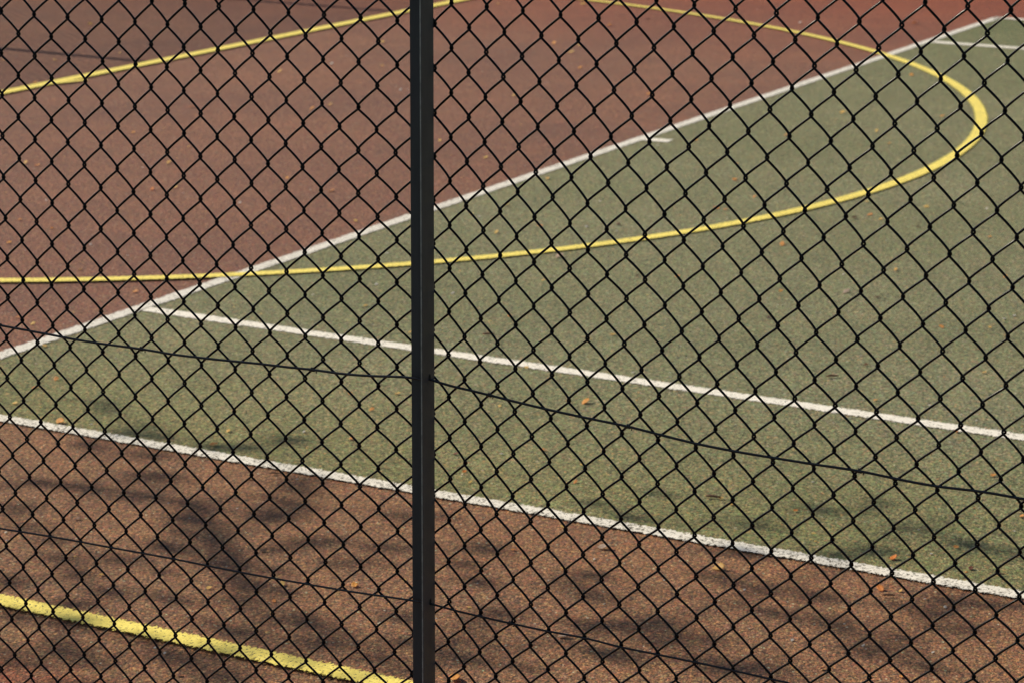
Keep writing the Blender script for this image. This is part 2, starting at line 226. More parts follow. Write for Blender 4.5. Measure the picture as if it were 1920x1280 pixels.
# ---------------------------------------------------------------- the chain link fence in front (plane found from the photograph)
O = np.array([-1.9665770645047784, -3.094893974181953, 1.0701178142650964])
U = np.array([0.0940539046947232, -0.99556710623226, 0.]); N = np.array([-0.99556710623226, -0.0940539046947232, 0.])
AX, AZ, SL = .0354, 0.04001294, -0.04016589
KN = [[[147,-157],[176,-136],[195,-114],[206,-91],[209,-70],[205,-49],[198,-31],[192,-15],[186,-1],[181,11],[180,22],[183,31],[187,34],[180,55],[148,59],[129,60],[122,63],[115,68],[95,69],[66,57],[65,52],[79,51],[84,49],[90,51],[91,53],[90,59],[87,60],[80,66],[67,81]],[[91,-167],[120,-151],[144,-133],[166,-109],[179,-85],[174,-64],[164,-43],[161,-26],[162,-14],[160,-1],[163,17],[169,30],[179,40],[192,57],[152,59],[123,59],[109,60],[102,62],[90,66],[62,61],[34,45],[56,48],[62,45],[69,45],[74,48],[75,52],[76,56],[72,57],[71,67],[55,87]],[[70,-160],[95,-147],[121,-127],[145,-101],[150,-77],[137,-57],[129,-36],[135,-24],[138,-13],[141,4],[151,26],[163,39],[178,49],[156,62],[118,61],[95,57],[91,55],[84,61],[65,64],[30,54],[41,44],[42,40],[45,37],[56,41],[57,42],[60,52],[64,54],[70,51],[62,68]],[[26,-167],[57,-153],[79,-139],[108,-116],[125,-90],[119,-69],[105,-48],[108,-31],[116,-20],[120,-7],[128,15],[146,35],[166,50],[189,73],[143,64],[102,56],[89,60],[73,62],[61,61],[39,54],[25,41],[28,41],[30,37],[39,37],[48,41],[49,43],[55,44],[66,53],[66,55],[53,71]],[[16,-157],[33,-151],[63,-132],[94,-105],[103,-81],[83,-63],[76,-39],[94,-27],[101,-18],[108,1],[120,26],[143,48],[167,62],[157,72],[114,65],[84,61],[68,62],[60,70],[44,50],[25,54],[20,41],[15,38],[19,28],[37,38],[42,43],[36,36],[50,37],[72,39],[62,55]],[[-17,-165],[23,-151],[43,-133],[75,-109],[91,-86],[79,-67],[67,-49],[72,-33],[79,-21],[85,-6],[98,17],[108,43],[157,64],[183,79],[132,72],[87,67],[60,58],[45,63],[33,57],[20,48],[17,46],[6,34],[5,26],[16,25],[27,27],[29,27],[36,28],[58,32],[61,42],[50,53]],[[-24,-156],[12,-137],[55,-113],[88,-89],[85,-69],[46,-53],[55,-41],[65,-23],[64,-15],[72,6],[101,27],[114,54],[153,74],[153,82],[100,78],[60,70],[40,68],[28,64],[11,48],[12,41],[1,33],[-11,20],[1,17],[11,16],[24,13],[17,16],[30,22],[58,34],[53,38]],[[-49,-164],[-14,-146],[14,-124],[48,-99],[62,-79],[54,-64],[44,-50],[44,-33],[45,-19],[51,-2],[69,20],[90,30],[132,70],[183,84],[135,81],[72,74],[38,62],[10,59],[-7,48],[-12,38],[-6,32],[-19,22],[-18,14],[-9,8],[-3,4],[4,5],[16,7],[34,11],[44,18],[38,27]],[[-48,-160],[-24,-134],[22,-105],[39,-82],[50,-70],[44,-60],[34,-45],[25,-22],[28,-12],[39,13],[69,39],[100,60],[143,85],[146,87],[90,78],[38,68],[2,60],[-26,55],[-37,28],[-34,35],[-30,22],[-37,15],[-23,5],[-20,-6],[-21,-6],[-2,0],[16,-7],[33,-4],[34,7]],[[-75,-160],[-52,-145],[-22,-121],[5,-95],[19,-77],[25,-63],[23,-51],[21,-34],[22,-19],[24,-1],[44,25],[83,43],[123,84],[177,106],[106,88],[54,72],[12,60],[-27,48],[-49,32],[-50,24],[-45,18],[-42,7],[-40,-3],[-37,-11],[-37,-21],[-26,-22],[-6,-18],[9,-15],[26,-10],[23,-5]],[[-71,-146],[-54,-136],[-25,-104],[-9,-83],[3,-66],[12,-51],[8,-44],[22,-23],[7,-15],[13,7],[47,45],[100,66],[146,93],[128,99],[63,83],[22,66],[-21,52],[-71,28],[-69,18],[-67,13],[-52,3],[-47,-11],[-49,-17],[-47,-25],[-62,-48],[-21,-36],[-14,-26],[-1,-23],[12,-25]],[[-95,-156],[-68,-144],[-51,-122],[-31,-99],[-20,-82],[-10,-66],[-4,-53],[2,-38],[16,-22],[17,-2],[35,25],[76,54],[130,79],[157,109],[95,91],[38,74],[-5,55],[-44,30],[-59,15],[-56,11],[-54,3],[-55,-11],[-62,-24],[-67,-35],[-67,-46],[-53,-49],[-33,-45],[-18,-43],[-1,-46],[1,-42]],[[-89,-150],[-71,-134],[-50,-114],[-40,-95],[-33,-86],[-21,-63],[-7,-49],[-2,-29],[12,-10],[29,5],[44,40],[108,71],[156,101],[124,96],[72,85],[8,67],[-32,35],[-56,1],[-44,5],[-42,9],[-50,-12],[-64,-26],[-80,-41],[-86,-54],[-75,-60],[-57,-54],[-38,-61],[-24,-57],[-13,-62]],[[-104,-159],[-83,-145],[-73,-123],[-59,-106],[-48,-92],[-38,-74],[-39,-63],[-29,-41],[-14,-15],[13,5],[43,28],[85,60],[140,92],[152,115],[93,93],[48,79],[-9,48],[-36,21],[-42,11],[-38,10],[-45,-4],[-65,-23],[-82,-42],[-94,-59],[-94,-71],[-76,-75],[-54,-74],[-35,-74],[-33,-83],[-18,-81]],[[-89,-155],[-85,-135],[-77,-115],[-68,-100],[-51,-81],[-53,-70],[-57,-57],[-48,-30],[-13,6],[32,20],[70,42],[117,86],[162,116],[125,108],[62,80],[1,56],[-20,30],[-32,13],[-26,26],[-19,6],[-53,-14],[-83,-38],[-96,-60],[-117,-82],[-104,-90],[-72,-99],[-50,-84],[-26,-87],[-22,-95]],[[-100,-155],[-82,-142],[-110,-127],[-99,-111],[-69,-88],[-58,-71],[-68,-71],[-49,-45],[-31,-22],[7,9],[48,34],[91,70],[139,107],[146,122],[80,93],[27,64],[-8,44],[-25,24],[-38,13],[-37,8],[-54,-11],[-77,-34],[-93,-57],[-104,-80],[-103,-96],[-83,-99],[-60,-98],[-40,-95],[-22,-111],[-16,-109]],[[-81,-144],[-109,-135],[-134,-123],[-101,-102],[-72,-75],[-71,-71],[-72,-70],[-26,-28],[-14,-11],[28,23],[73,50],[114,100],[161,131],[112,108],[32,76],[2,57],[-6,35],[-33,16],[-48,6],[-50,-3],[-74,-25],[-93,-53],[-98,-73],[-110,-109],[-89,-109],[-71,-106],[-49,-107],[-40,-96],[-17,-111]],[[-108,-144],[-95,-132],[-154,-137],[-144,-122],[-87,-87],[-73,-69],[-73,-66],[-46,-38],[1,-7],[7,10],[44,42],[86,80],[132,118],[135,125],[65,91],[6,57],[-6,45],[-19,27],[-46,8],[-68,-8],[-80,-26],[-92,-48],[-99,-70],[-99,-92],[-89,-105],[-72,-104],[-53,-107],[-37,-109],[-12,-109],[-11,-122]],[[-104,-128],[-140,-135],[-179,-142],[-124,-107],[-84,-77],[-76,-65],[-61,-47],[-26,-6],[-9,-5],[22,29],[59,65],[106,105],[158,142],[100,108],[17,72],[6,53],[3,44],[-23,18],[-66,0],[-94,-28],[-94,-44],[-100,-66],[-102,-86],[-86,-105],[-69,-102],[-54,-99],[-36,-116],[-24,-115],[-16,-127]],[[-153,-142],[-148,-132],[-163,-135],[-150,-121],[-99,-88],[-84,-69],[-75,-54],[-54,-29],[-30,-8],[-5,14],[33,49],[78,88],[129,127],[135,134],[66,96],[10,73],[-7,45],[-18,27],[-47,2],[-79,-20],[-94,-41],[-100,-63],[-102,-81],[-91,-92],[-73,-98],[-58,-102],[-44,-107],[-31,-116],[-24,-134],[-12,-142]],[[-174,-137],[-174,-133],[-139,-119],[-123,-102],[-93,-77],[-87,-61],[-70,-39],[-52,-17],[-32,1],[5,30],[51,77],[101,109],[152,152],[111,121],[41,78],[-1,51],[-9,40],[-24,13],[-64,-19],[-94,-31],[-93,-57],[-106,-81],[-97,-89],[-74,-84],[-54,-95],[-47,-105],[-30,-102],[-28,-122],[-11,-140]],[[-196,-152],[-209,-138],[-163,-128],[-143,-113],[-117,-89],[-104,-71],[-93,-52],[-80,-34],[-65,-15],[-33,12],[15,51],[65,93],[120,135],[147,157],[76,110],[15,67],[-19,43],[-30,23],[-49,-2],[-75,-25],[-92,-46],[-99,-71],[-98,-91],[-80,-96],[-60,-96],[-49,-103],[-40,-115],[-26,-126],[-8,-137],[8,-150]],[[-198,-154],[-183,-137],[-157,-122],[-136,-100],[-128,-82],[-111,-62],[-96,-40],[-93,-37],[-81,-7],[-23,26],[34,71],[77,117],[143,166],[128,152],[44,92],[-27,61],[-31,26],[-43,18],[-55,-15],[-84,-35],[-93,-56],[-102,-88],[-85,-105],[-58,-100],[-45,-95],[-42,-107],[-39,-139],[-5,-136],[14,-143]],[[-191,-153],[-192,-151],[-160,-122],[-144,-104],[-124,-85],[-114,-68],[-125,-55],[-115,-43],[-101,-29],[-68,3],[-8,51],[57,101],[111,156],[158,182],[81,129],[1,73],[-33,42],[-45,19],[-54,0],[-63,-23],[-77,-48],[-88,-72],[-86,-94],[-71,-101],[-54,-97],[-43,-103],[-33,-124],[-15,-137],[13,-141],[31,-149]],[[-174,-139],[-164,-131],[-143,-100],[-128,-89],[-110,-71],[-122,-61],[-146,-46],[-131,-47],[-110,-33],[-74,22],[26,87],[91,128],[147,183],[139,173],[47,120],[-34,60],[-48,23],[-57,11],[-53,-3],[-51,-35],[-77,-62],[-79,-82],[-76,-105],[-58,-96],[-44,-87],[-35,-114],[-17,-134],[2,-144],[46,-136]],[[-163,-138],[-151,-138],[-141,-110],[-131,-93],[-111,-75],[-103,-60],[-127,-59],[-118,-46],[-101,-29],[-66,6],[-8,60],[62,115],[126,169],[154,196],[80,137],[6,62],[-31,41],[-50,13],[-56,-6],[-51,-20],[-52,-36],[-57,-57],[-64,-81],[-62,-98],[-52,-99],[-37,-103],[-16,-119],[5,-126],[33,-125],[55,-133]],[[-149,-124],[-138,-113],[-126,-98],[-114,-78],[-100,-62],[-103,-56],[-103,-57],[-100,-37],[-73,-11],[-23,36],[32,94],[100,152],[155,199],[121,177],[43,105],[-9,63],[-39,19],[-58,-3],[-63,-32],[-34,-16],[-28,-23],[-37,-55],[-58,-82],[-53,-109],[-52,-97],[-17,-103],[8,-122],[30,-102],[62,-109]],[[-132,-115],[-127,-108],[-118,-86],[-113,-72],[-96,-65],[-89,-52],[-91,-42],[-83,-26],[-65,-4],[-27,35],[21,82],[71,132],[131,179],[140,200],[78,142],[29,102],[-20,47],[-45,12],[-53,-12],[-53,-19],[-29,-20],[-25,-31],[-39,-59],[-45,-84],[-42,-100],[-26,-102],[4,-106],[31,-108],[58,-104],[83,-105]],[[-117,-97],[-105,-84],[-105,-54],[-92,-59],[-82,-57],[-80,-37],[-63,-9],[-59,1],[-30,31],[28,85],[60,119],[94,169],[151,214],[108,174],[54,120],[-9,68],[-31,34],[-52,-2],[-57,-28],[-25,-15],[4,6],[-17,-32],[-38,-61],[-30,-83],[-37,-113],[-1,-95],[29,-101],[59,-103],[86,-94]],[[-83,-84],[-91,-76],[-82,-62],[-83,-53],[-76,-48],[-75,-38],[-67,-17],[-54,2],[-38,24],[-6,59],[32,100],[68,144],[119,194],[137,210],[78,148],[23,105],[-11,53],[-27,25],[-31,4],[-24,-13],[-16,-19],[-11,-24],[-17,-38],[-17,-56],[-14,-81],[3,-86],[35,-80],[66,-81],[91,-82],[115,-79]],[[-50,-65],[-59,-52],[-60,-51],[-74,-45],[-62,-31],[-81,-28],[-45,5],[-38,19],[-18,50],[11,78],[43,128],[84,168],[133,222],[122,195],[49,109],[2,69],[-9,35],[-15,35],[-5,15],[-12,-13],[-17,-39],[-4,-22],[-8,-31],[7,-48],[12,-70],[42,-61],[75,-59],[104,-58],[128,-57]],[[-32,-53],[-49,-62],[-60,-48],[-63,-38],[-58,-28],[-59,-22],[-56,-4],[-45,17],[-38,37],[-21,65],[9,101],[42,144],[93,198],[130,225],[71,157],[6,96],[-8,62],[-12,42],[-8,25],[-3,-1],[-2,-14],[4,-18],[10,-15],[21,-19],[37,-35],[58,-38],[90,-30],[120,-27],[147,-24],[169,-23]],[[-7,-28],[-47,-44],[-60,-32],[-50,-19],[-33,-9],[-47,-16],[-44,28],[-40,26],[-46,59],[-23,82],[10,124],[37,166],[100,220],[101,204],[39,131],[-10,80],[-13,64],[-3,44],[3,21],[8,2],[11,-10],[23,-2],[33,-1],[56,-3],[85,-5],[113,2],[141,9],[168,13],[192,15]],[[2,-21],[-37,-44],[-56,-37],[-61,-28],[-54,-15],[-59,-8],[-61,6],[-56,22],[-62,33],[-52,53],[-26,86],[3,131],[56,182],[123,245],[69,177],[11,116],[-9,77],[-5,58],[2,39],[14,19],[21,7],[31,6],[47,12],[68,15],[99,19],[129,28],[159,38],[188,47],[215,54],[239,56]],[[20,8],[-50,-38],[-70,-29],[-58,-26],[-58,5],[-82,0],[-55,26],[-72,19],[-90,30],[-55,40],[-36,97],[-11,135],[65,215],[115,234],[37,152],[-1,100],[-6,74],[4,57],[13,38],[24,24],[35,20],[55,23],[80,30],[110,39],[142,52],[175,66],[207,80],[239,92],[267,101]],[[23,6],[-41,-34],[-60,-26],[-65,-21],[-71,-13],[-96,-15],[-99,-10],[-82,12],[-82,29],[-75,42],[-51,75],[-27,123],[18,180],[114,264],[79,204],[12,131],[-3,93],[4,73],[13,54],[23,40],[39,36],[62,39],[89,47],[121,59],[155,75],[190,93],[226,112],[261,130],[294,145],[323,156]],[[31,24],[-61,-16],[-70,-20],[-61,-11],[-100,-16],[-154,-50],[-115,-18],[-90,18],[-88,38],[-68,58],[-47,104],[-17,154],[43,226],[86,239],[42,174],[5,119],[6,91],[13,70],[25,57],[43,52],[68,55],[97,64],[130,79],[166,98],[205,119],[244,143],[283,166],[321,188],[356,207]],[[58,47],[-27,15],[-46,1],[-55,-2],[-74,-4],[-117,-21],[-128,-23],[-110,0],[-90,34],[-78,57],[-56,93],[-32,142],[13,204],[61,259],[42,204],[11,148],[8,113],[13,89],[26,75],[46,69],[71,72],[102,81],[138,98],[177,119],[218,145],[261,173],[305,202],[347,231],[387,257],[423,279]],[[76,75],[-6,33],[-39,13],[-51,11],[-88,-1],[-127,-20],[-118,-6],[-102,22],[-80,59],[-63,91],[-39,136],[-5,191],[41,259],[20,226],[7,175],[5,137],[11,110],[25,93],[46,86],[73,88],[106,98],[144,116],[185,140],[230,169],[277,201],[324,236],[372,271],[417,305],[460,336]]]
KT = {}
for i, row in enumerate(KN):
    r = i - 4
    for j, dv in enumerate(row):
        KT[(2 * j - 1 + (r % 2 == 0), r)] = (dv[0] * 1e-4, dv[1] * 1e-4)
rng = random.Random(4)
def knot(c, r):
    cc, rr = min(max(c, -1), 57), min(max(r, -4), 34)
    k = (cc, rr)
    if k not in KT: k = (cc + (1 if cc < 28 else -1), rr)
    dx, dz = KT[k]
    if (c, r) != (cc, rr): dx += rng.uniform(-.0015, .0015); dz += rng.uniform(-.0015, .0015)
    return (c - 24) * AX + dx, -(r - 12) * AZ + SL * (c - 24) * AX + dz
def at(s, z, off):              # fence coordinates: along, height above court, towards the photographer
    return np.array([O[0], O[1], 0.]) + U * s + N * off + np.array([0, 0, z])

fence = bpy.data.objects.new('chain_link_fence', None); C.objects.link(fence)
fence.location = (O[0], O[1], 0)
tag(fence, 'black chain link fence with steel angle post and slack tension wires before the court', 'fence')
inv = Matrix.Translation((-O[0], -O[1], 0))
def into_fence(o, parent=fence):
    if parent is fence: o.data.transform(inv)
    o.parent = parent; return o
C0, C1, R0, R1 = -34, 90, -36, 37
ktab = {(c, r): knot(c, r) for c in range(C0, C1 + 2) for r in range(R0, R1 + 1) if (c + r) % 2 == 0}
H, DL, DP = .0038, .0023, .0022
polys = []
for k in range(C0, C1 + 1):
    P = []
    prev = None
    for r in range(R0, R1 + 1):
        left = (k + r) % 2 == 0                     # this picket's bend is at its left column
        c = k if left else k + 1
        x, z = ktab[(c, r)]; z += O[2]
        sgn = -1 if left else 1
        if prev is not None:
            px, pz, poff = prev
            tx, tz, ex, ez = px, pz - H, x, z + H
            L = math.hypot(ex - tx, ez - tz); nx, nz = -(ez - tz) / L, (ex - tx) / L
            if nz < 0: nx, nz = -nx, -nz
            bul = (.023 if ex > tx else .013) * L * rng.uniform(.75, 1.25)
            for t in (.12, .28, .45, .62, .78, .9):
                w_ = 4 * t * (1 - t) * (.55 + .9 * t)
                P.append((tx + (ex - tx) * t + nx * bul * w_, poff, tz + (ez - tz) * t + nz * bul * w_))
        top, bot = (DP, -DP) if not left else (-DP, DP)     # rising wires lie behind, falling wires in front
        j = rng.uniform(.75, 1.5)
        P += [(x, top, z + H), (x + sgn * DL * j * .8, top * .45, z + H * .42), (x + sgn * DL * j * .8, bot * .45, z - H * .42), (x, bot, z - H)]
        prev = (x, z, bot)
    P = np.array(P)
    polys.append(np.array([O[0], O[1], 0.]) + P[:, :1] * U + P[:, 1:2] * N + np.c_[np.zeros((len(P), 2)), P[:, 2]])
v, f = tubes(polys, [.00222] * len(polys), 7)
into_fence(mesh_obj('chain_link_mesh', v, f, M_wire))

# the steel angle post: one flange along the fence, one towards the photographer
def prism(pts, z0, z1, lean=0.):
    n = len(pts); v = []
    for z in (z0, z1):
        for s_, o_ in pts: v.append(at(s_ + lean * (O[2] - z), z, o_))
    f = [(i, (i + 1) % n, n + (i + 1) % n, n + i) for i in range(n)]
    return v, f
def boxmesh(name, s0, s1, o0, o1, z0, z1, mat, parent, lean=.0022, bevel=.0006):
    v = [at(s_ + lean * (O[2] - z), z, o_) for z in (z0, z1) for s_, o_ in ((s0, o0), (s1, o0), (s1, o1), (s0, o1))]
    f = [(3, 2, 1, 0), (4, 5, 6, 7), (0, 1, 5, 4), (1, 2, 6, 5), (2, 3, 7, 6), (3, 0, 4, 7)]
    o = mesh_obj(name, v, f, mat, None, False)
    if bevel:
        b = o.modifiers.new('bevel', 'BEVEL'); b.width = bevel; b.segments = 2
    return into_fence(o, parent)
SR, TK, DB = .0545, .0034, .0515
PB = .0042                                   # the post stands just in front of the mesh
v = []
prof = [(.0098, PB), (SR, PB), (SR, PB + DB - .0012), (SR - .0008, PB + DB), (SR - TK + .0008, PB + DB), (SR - TK, PB + DB - .0012), (SR - TK, PB + TK + .0025), (SR - TK - .0012, PB + TK + .0008), (SR - TK - .003, PB + TK), (.0106, PB + TK), (.0098, PB + TK - .0008)]
v, f = prism(prof, -.3, 2.7, .0022)
me_f = f + []
post = mesh_obj('post', v, me_f, M_post, None, False)
into_fence(post)
post['label'] = 'dark grey steel angle post with a pale edge toned as backlit'
def in_post(o): o.data.transform(inv); o.parent = post; return o
v, f = prism([(SR - TK + .0004, PB + DB - .0004), (SR - .0004, PB + DB - .0004), (SR - .0007, PB + DB + .0003), (SR - TK + .0007, PB + DB + .0003)], -.3, 2.69, .0022)
in_post(mesh_obj('backlit_edge', v, f, M_edge, None, False))  # strip along the flange tip, backlight put into its pale colour
# tension wires, through holes in the post
W = [[(-0.9275,0.9564,0.0045),(-0.8782,0.9539,0.0045),(-0.7867,0.9485,0.0045),(-0.6821,0.9425,0.0045),(-0.5613,0.9406,0.0045),(-0.4901,0.9377,0.0045),(-0.4035,0.9377,0.0045),(-0.3124,0.9394,0.0045),(-0.2449,0.9396,0.0045),(-0.1948,0.9405,0.0045),(-0.1312,0.9413,0.0101),(-0.074,0.9448,0.0152),(-0.0174,0.9508,0.0204),(0.0218,0.9536,0.024),(0.0386,0.9528,0.0255),(0.0524,0.9554,0.0254),(0.0709,0.9506,0.022),(0.0982,0.9444,0.0168),(0.1274,0.9394,0.0113),(0.1633,0.9328,0.0045),(0.2083,0.927,0.0045),(0.286,0.9182,0.0045),(0.3526,0.9122,0.0045),(0.4307,0.9058,0.0045),(0.4939,0.8977,0.0045),(0.5584,0.89,0.0045),(0.6271,0.8849,0.0045),(0.6902,0.8821,0.0045),(0.7689,0.8794,0.0045),(0.8531,0.8772,0.0045),(0.927,0.871,0.0045),(0.989,0.8676,0.0045),(1.0646,0.868,0.0045),(1.1367,0.8644,0.0045),(1.1725,0.8635,0.0045)], [(-0.9492,0.5366,0.0045),(-0.8987,0.5356,0.0045),(-0.7815,0.535,0.0045),(-0.6397,0.5315,0.0045),(-0.502,0.5279,0.0045),(-0.4137,0.5241,0.0045),(-0.3207,0.5207,0.0045),(-0.2112,0.5193,0.0059),(-0.1231,0.5206,0.0127),(-0.0594,0.5232,0.0178),(0.0037,0.5257,0.0228),(0.0377,0.5265,0.0255),(0.056,0.5259,0.025),(0.1049,0.5174,0.0184),(0.1557,0.5103,0.0115),(0.2071,0.5038,0.0045),(0.2824,0.4997,0.0045),(0.3536,0.4978,0.0045),(0.4261,0.4911,0.0045),(0.4948,0.4881,0.0045),(0.5687,0.4846,0.0045),(0.6339,0.4808,0.0045),(0.7033,0.4758,0.0045),(0.7397,0.4737,0.0045),(0.7915,0.4711,0.0045)]]
HOLE = []
def densify(p, per=6):
    p = np.asarray(p, float); out = []
    for i in range(len(p) - 1):
        p0, p1, p2, p3 = p[max(i - 1, 0)], p[i], p[i + 1], p[min(i + 2, len(p) - 1)]
        for t in np.arange(per) / per:
            out.append(.5 * ((2 * p1) + (p2 - p0) * t + (2 * p0 - 5 * p1 + 4 * p2 - p3) * t * t + (3 * p1 - p0 - 3 * p2 + p3) * t ** 3))
    out.append(p[-1]); return np.array(out)
wires = []
for wi, pts in enumerate(W):
    pts = [np.array(p) for p in pts]
    a, b = pts[0], pts[-1]
    ext = [a + np.array([-.55, .004, 0])] ; ext2 = [b + np.array([.5, -.012, 0])]
    d = densify(ext + pts + ext2)
    P3 = np.array([at(s_, z, o_) for s_, z, o_ in d])
    v, f = tubes([P3], [.0021 if wi else .0024], 8)
    o = into_fence(mesh_obj('tension_wire', v, f, M_line)); wires.append((o, d))
    i = np.argmin(abs(d[:, 0] - SR)); HOLE.append(d[i])
# a third wire along the top, above the picture
P3 = np.array([at(s_, 2.52 + SL * s_, .0045) for s_ in np.linspace(-2, 2.3, 40)])
v, f = tubes([P3], [.0018], 8); into_fence(mesh_obj('tension_wire', v, f, M_line))
# the drilled holes: near-black oval discs painting the shade inside, just proud of the flange
for (s_, z, o_) in HOLE:
    lean = .0022 * (O[2] - z)
    vv, ff = [], []; n = 20
    for side in (SR + .0004, ):
        b0 = len(vv)
        vv.append(at(side + lean, z + .0035, o_)); 
        for k in range(n):
            a_ = 2 * math.pi * k / n
            vv.append(at(side + lean, z + .0035 + .0065 * math.sin(a_), o_ + .0042 * math.cos(a_)))
        ff += [(b0, b0 + 1 + k, b0 + 1 + (k + 1) % n) for k in range(n)]
    in_post(mesh_obj('hole', vv, ff, M_hole, None, False))
TIES = [[-0.5612,0.9416],[-0.1948,0.941],[0.1633,0.9328],[0.4307,0.9058],[0.8531,0.8772],[0.2071,0.5043],[0.5657,0.4851]]
for ti, (s_, z) in enumerate(TIES):
    o, d = wires[0 if ti < 5 else 1]
    i = int(np.argmin(abs(d[:, 0] - s_))); c0 = at(*d[i][:3]); tg = at(*d[i + 1]) - c0; tg /= np.linalg.norm(tg)
    a_ = np.array(N) - tg * (N @ tg); a_ /= np.linalg.norm(a_); b_ = np.cross(tg, a_)
    q = []
    for k in range(34):                                     # a soft wire clip wound round the tension wire and the mesh
        t = k / 33; ph = 2 * math.pi * 2.5 * t
        q.append(c0 + tg * (t - .5) * .0085 + a_ * (math.cos(ph) * .0034 - .0018) + b_ * math.sin(ph) * .0036)
    q.append(q[-1] + b_ * .004 + tg * .002); q.append(q[-1] + b_ * .0035)
    v, f = tubes([q], [.0011], 6)
    t_ = mesh_obj('wire_tie', v, f, M_line); t_.data.transform(inv); t_.parent = o

# ---------------------------------------------------------------- far fence: out of the frame, it throws the thin post shadows and the hatching at top left
FY, FH = 3.68 + 2.3 / math.tan(R_(SUN_EL)), 2.3
ff_ = bpy.data.objects.new('chain_link_fence', None); C.objects.link(ff_); ff_.location = (7.8, FY, 0)
tag(ff_, 'far black chain link fence beyond the yellow goal line, throwing thin post shadows', 'fence')
polys = []
x0, x1 = 2.2, 15.2; st = .0707
for sgn in (1, -1):
    for i in range(int(-FH / st) - 1, int((x1 - x0) / st) + int(FH / st) + 2):
        xa = x0 + i * st
        a = np.array([xa, 0.03]); b = np.array([xa + sgn * FH, FH])
        t0 = (x0 - a[0]) / (b[0] - a[0]); t1 = (x1 - a[0]) / (b[0] - a[0]); lo, hi = sorted((t0, t1)); lo = max(lo, 0); hi = min(hi, 1)
        if hi - lo < .01: continue
        p, q = a + (b - a) * lo, a + (b - a) * hi
        polys.append([(p[0] - 7.8, sgn * .002, p[1]), (q[0] - 7.8, sgn * .002, q[1])])
v, f = tubes(polys, [.0036] * len(polys), 5)
mesh_obj('chain_link_mesh', v, f, M_wire, ff_)
for px in (3.6, 6.41, 9.21, 12.02, 14.8):
    v = []; sq = ((-.038, -.0035), (.038, -.0035), (.038, -.0085), (-.033, -.0085), (-.033, -.075), (-.038, -.075)); n = 6
    v = [(px - 7.8 + a, b, z) for z in (-.3, FH + .02) for a, b in sq]
    f = [(i, (i + 1) % n, n + (i + 1) % n, n + i) for i in range(n)]
    mesh_obj('post', v, f, M_post, ff_, False)
for z in (.3, 1.3, 2.27):
    v, f = tubes([[(x0 - 7.8, -.006, z), (0, -.006, z), (x1 - 7.8, -.006, z)]], [.0018], 6); mesh_obj('tension_wire', v, f, M_line, ff_)

# ---------------------------------------------------------------- autumn tree beside the fence, out of the frame: its thin crown shades the near strip
BL = [(0.32,-0.63,50),(0.25,-0.7,41),(0.15,-0.92,64),(0.09,-0.94,47),(0.1,-1.01,47),(-0.06,-0.88,39),(-0.07,-1.06,62),(0.1,-1.21,47),(0.25,-1.32,55),(0.28,-1.37,47),(0.15,-1.31,39),(-0.2,-1.23,45),(-0.25,-1.24,60),(-0.39,-1.3,51),(-0.41,-1.11,37),(-0.41,-0.97,30),(-0.64,-1.08,43),(-0.76,-1.2,35),(-0.36,-1.47,51),(-0.5,-1.53,36),(-0.49,-1.59,57),(-0.61,-1.69,49),(-0.69,-1.79,61),(-0.77,-1.87,47),(-0.11,-1.63,67),(-0.22,-1.66,44),(-0.36,-1.71,57),(-0.3,-1.75,43),(-0.04,-1.63,45),(-0.85,-1.58,41),(-0.49,-1.91,35),(-1.11,-1.43,40),(-0.92,-1.42,34),(-0.81,-1.32,28),(-0.85,-1.95,53),(-0.94,-2.01,39),(-1.11,-2.1,44),(-1.34,-2.16,49),(-1.41,-2.24,36),(-1.06,-1.71,37),(-1.02,-1.85,39),(-1.28,-1.8,51),(-1.34,-2.08,31),(-1.05,-2.34,63),(-1.1,-2.33,50),(-0.58,-2.09,47),(-0.46,-1.96,35),(-0.43,-2.12,44),(-0.84,-2.08,29),(-1.02,-2.18,28),(-1.13,-2.5,55),(-0.85,-2.4,32),(-0.98,-2.51,37),(-0.96,-2.21,28),(-0.18,-2.02,43),(-0.38,-1.72,36),(-1.27,-1.75,32),(-0.98,-1.54,29),(0.2,-2.91,50),(0.41,-2.99,36),(0.17,-3.23,62),(0.09,-3.16,41),(0.39,-3.23,43),(0.35,-3.39,70),(0.33,-3.49,55),(0.5,-3.09,29),(-0.02,-2.93,55),(-0.21,-2.95,33),(-0.23,-3.09,53),(-0.22,-3.25,33),(-0.37,-3.28,51),(-0.4,-3.36,44),(-0.42,-3.51,50),(-0.51,-3.49,37),(-0.17,-3.51,52),(-0.26,-3.6,51),(-0.06,-3.51,39),(-0.06,-3.63,46),(-0.39,-3.16,28),(-0.62,-3.08,50),(-0.6,-2.95,28),(-0.7,-3.02,31),(-0.76,-3.25,67),(-0.76,-3.31,55),(-0.78,-3.14,37),(-0.53,-3.61,31),(0.1,-2.58,29),(-0.46,-2.66,40),(-0.37,-2.67,33),(-0.5,-2.76,29),(-0.66,-2.89,38),(-0.83,-2.98,49),(-0.58,-2.96,28),(-0.68,-2.8,32),(0.11,-2.55,43),(-0.83,-2.94,37),(-1.0,-2.81,30),(-0.13,-2.1,22),(-0.44,-2.35,41),(-0.3,-2.33,35),(-0.53,-2.44,33),(-0.78,-2.59,38),(-0.92,-2.62,31),(-1.02,-2.64,37),(-1.02,-2.7,31),(-0.71,-2.6,28),(0.34,-2.53,37),(0.17,-2.42,29),(0.56,-3.1,37),(0.43,-2.96,29)] + [(-1.52,-1.82,50),(-1.45,-1.95,45),(-1.58,-2.0,40),(-1.40,-1.80,40),(-1.30,-1.98,30),(-1.36,-2.28,45),(-1.22,-2.38,30),(-1.25,-2.22,35),(-1.18,-1.66,40),(-1.30,-1.60,40),(-1.5,-1.7,45)]
rt = random.Random(11)
tree = bpy.data.objects.new('autumn_tree', None); C.objects.link(tree)
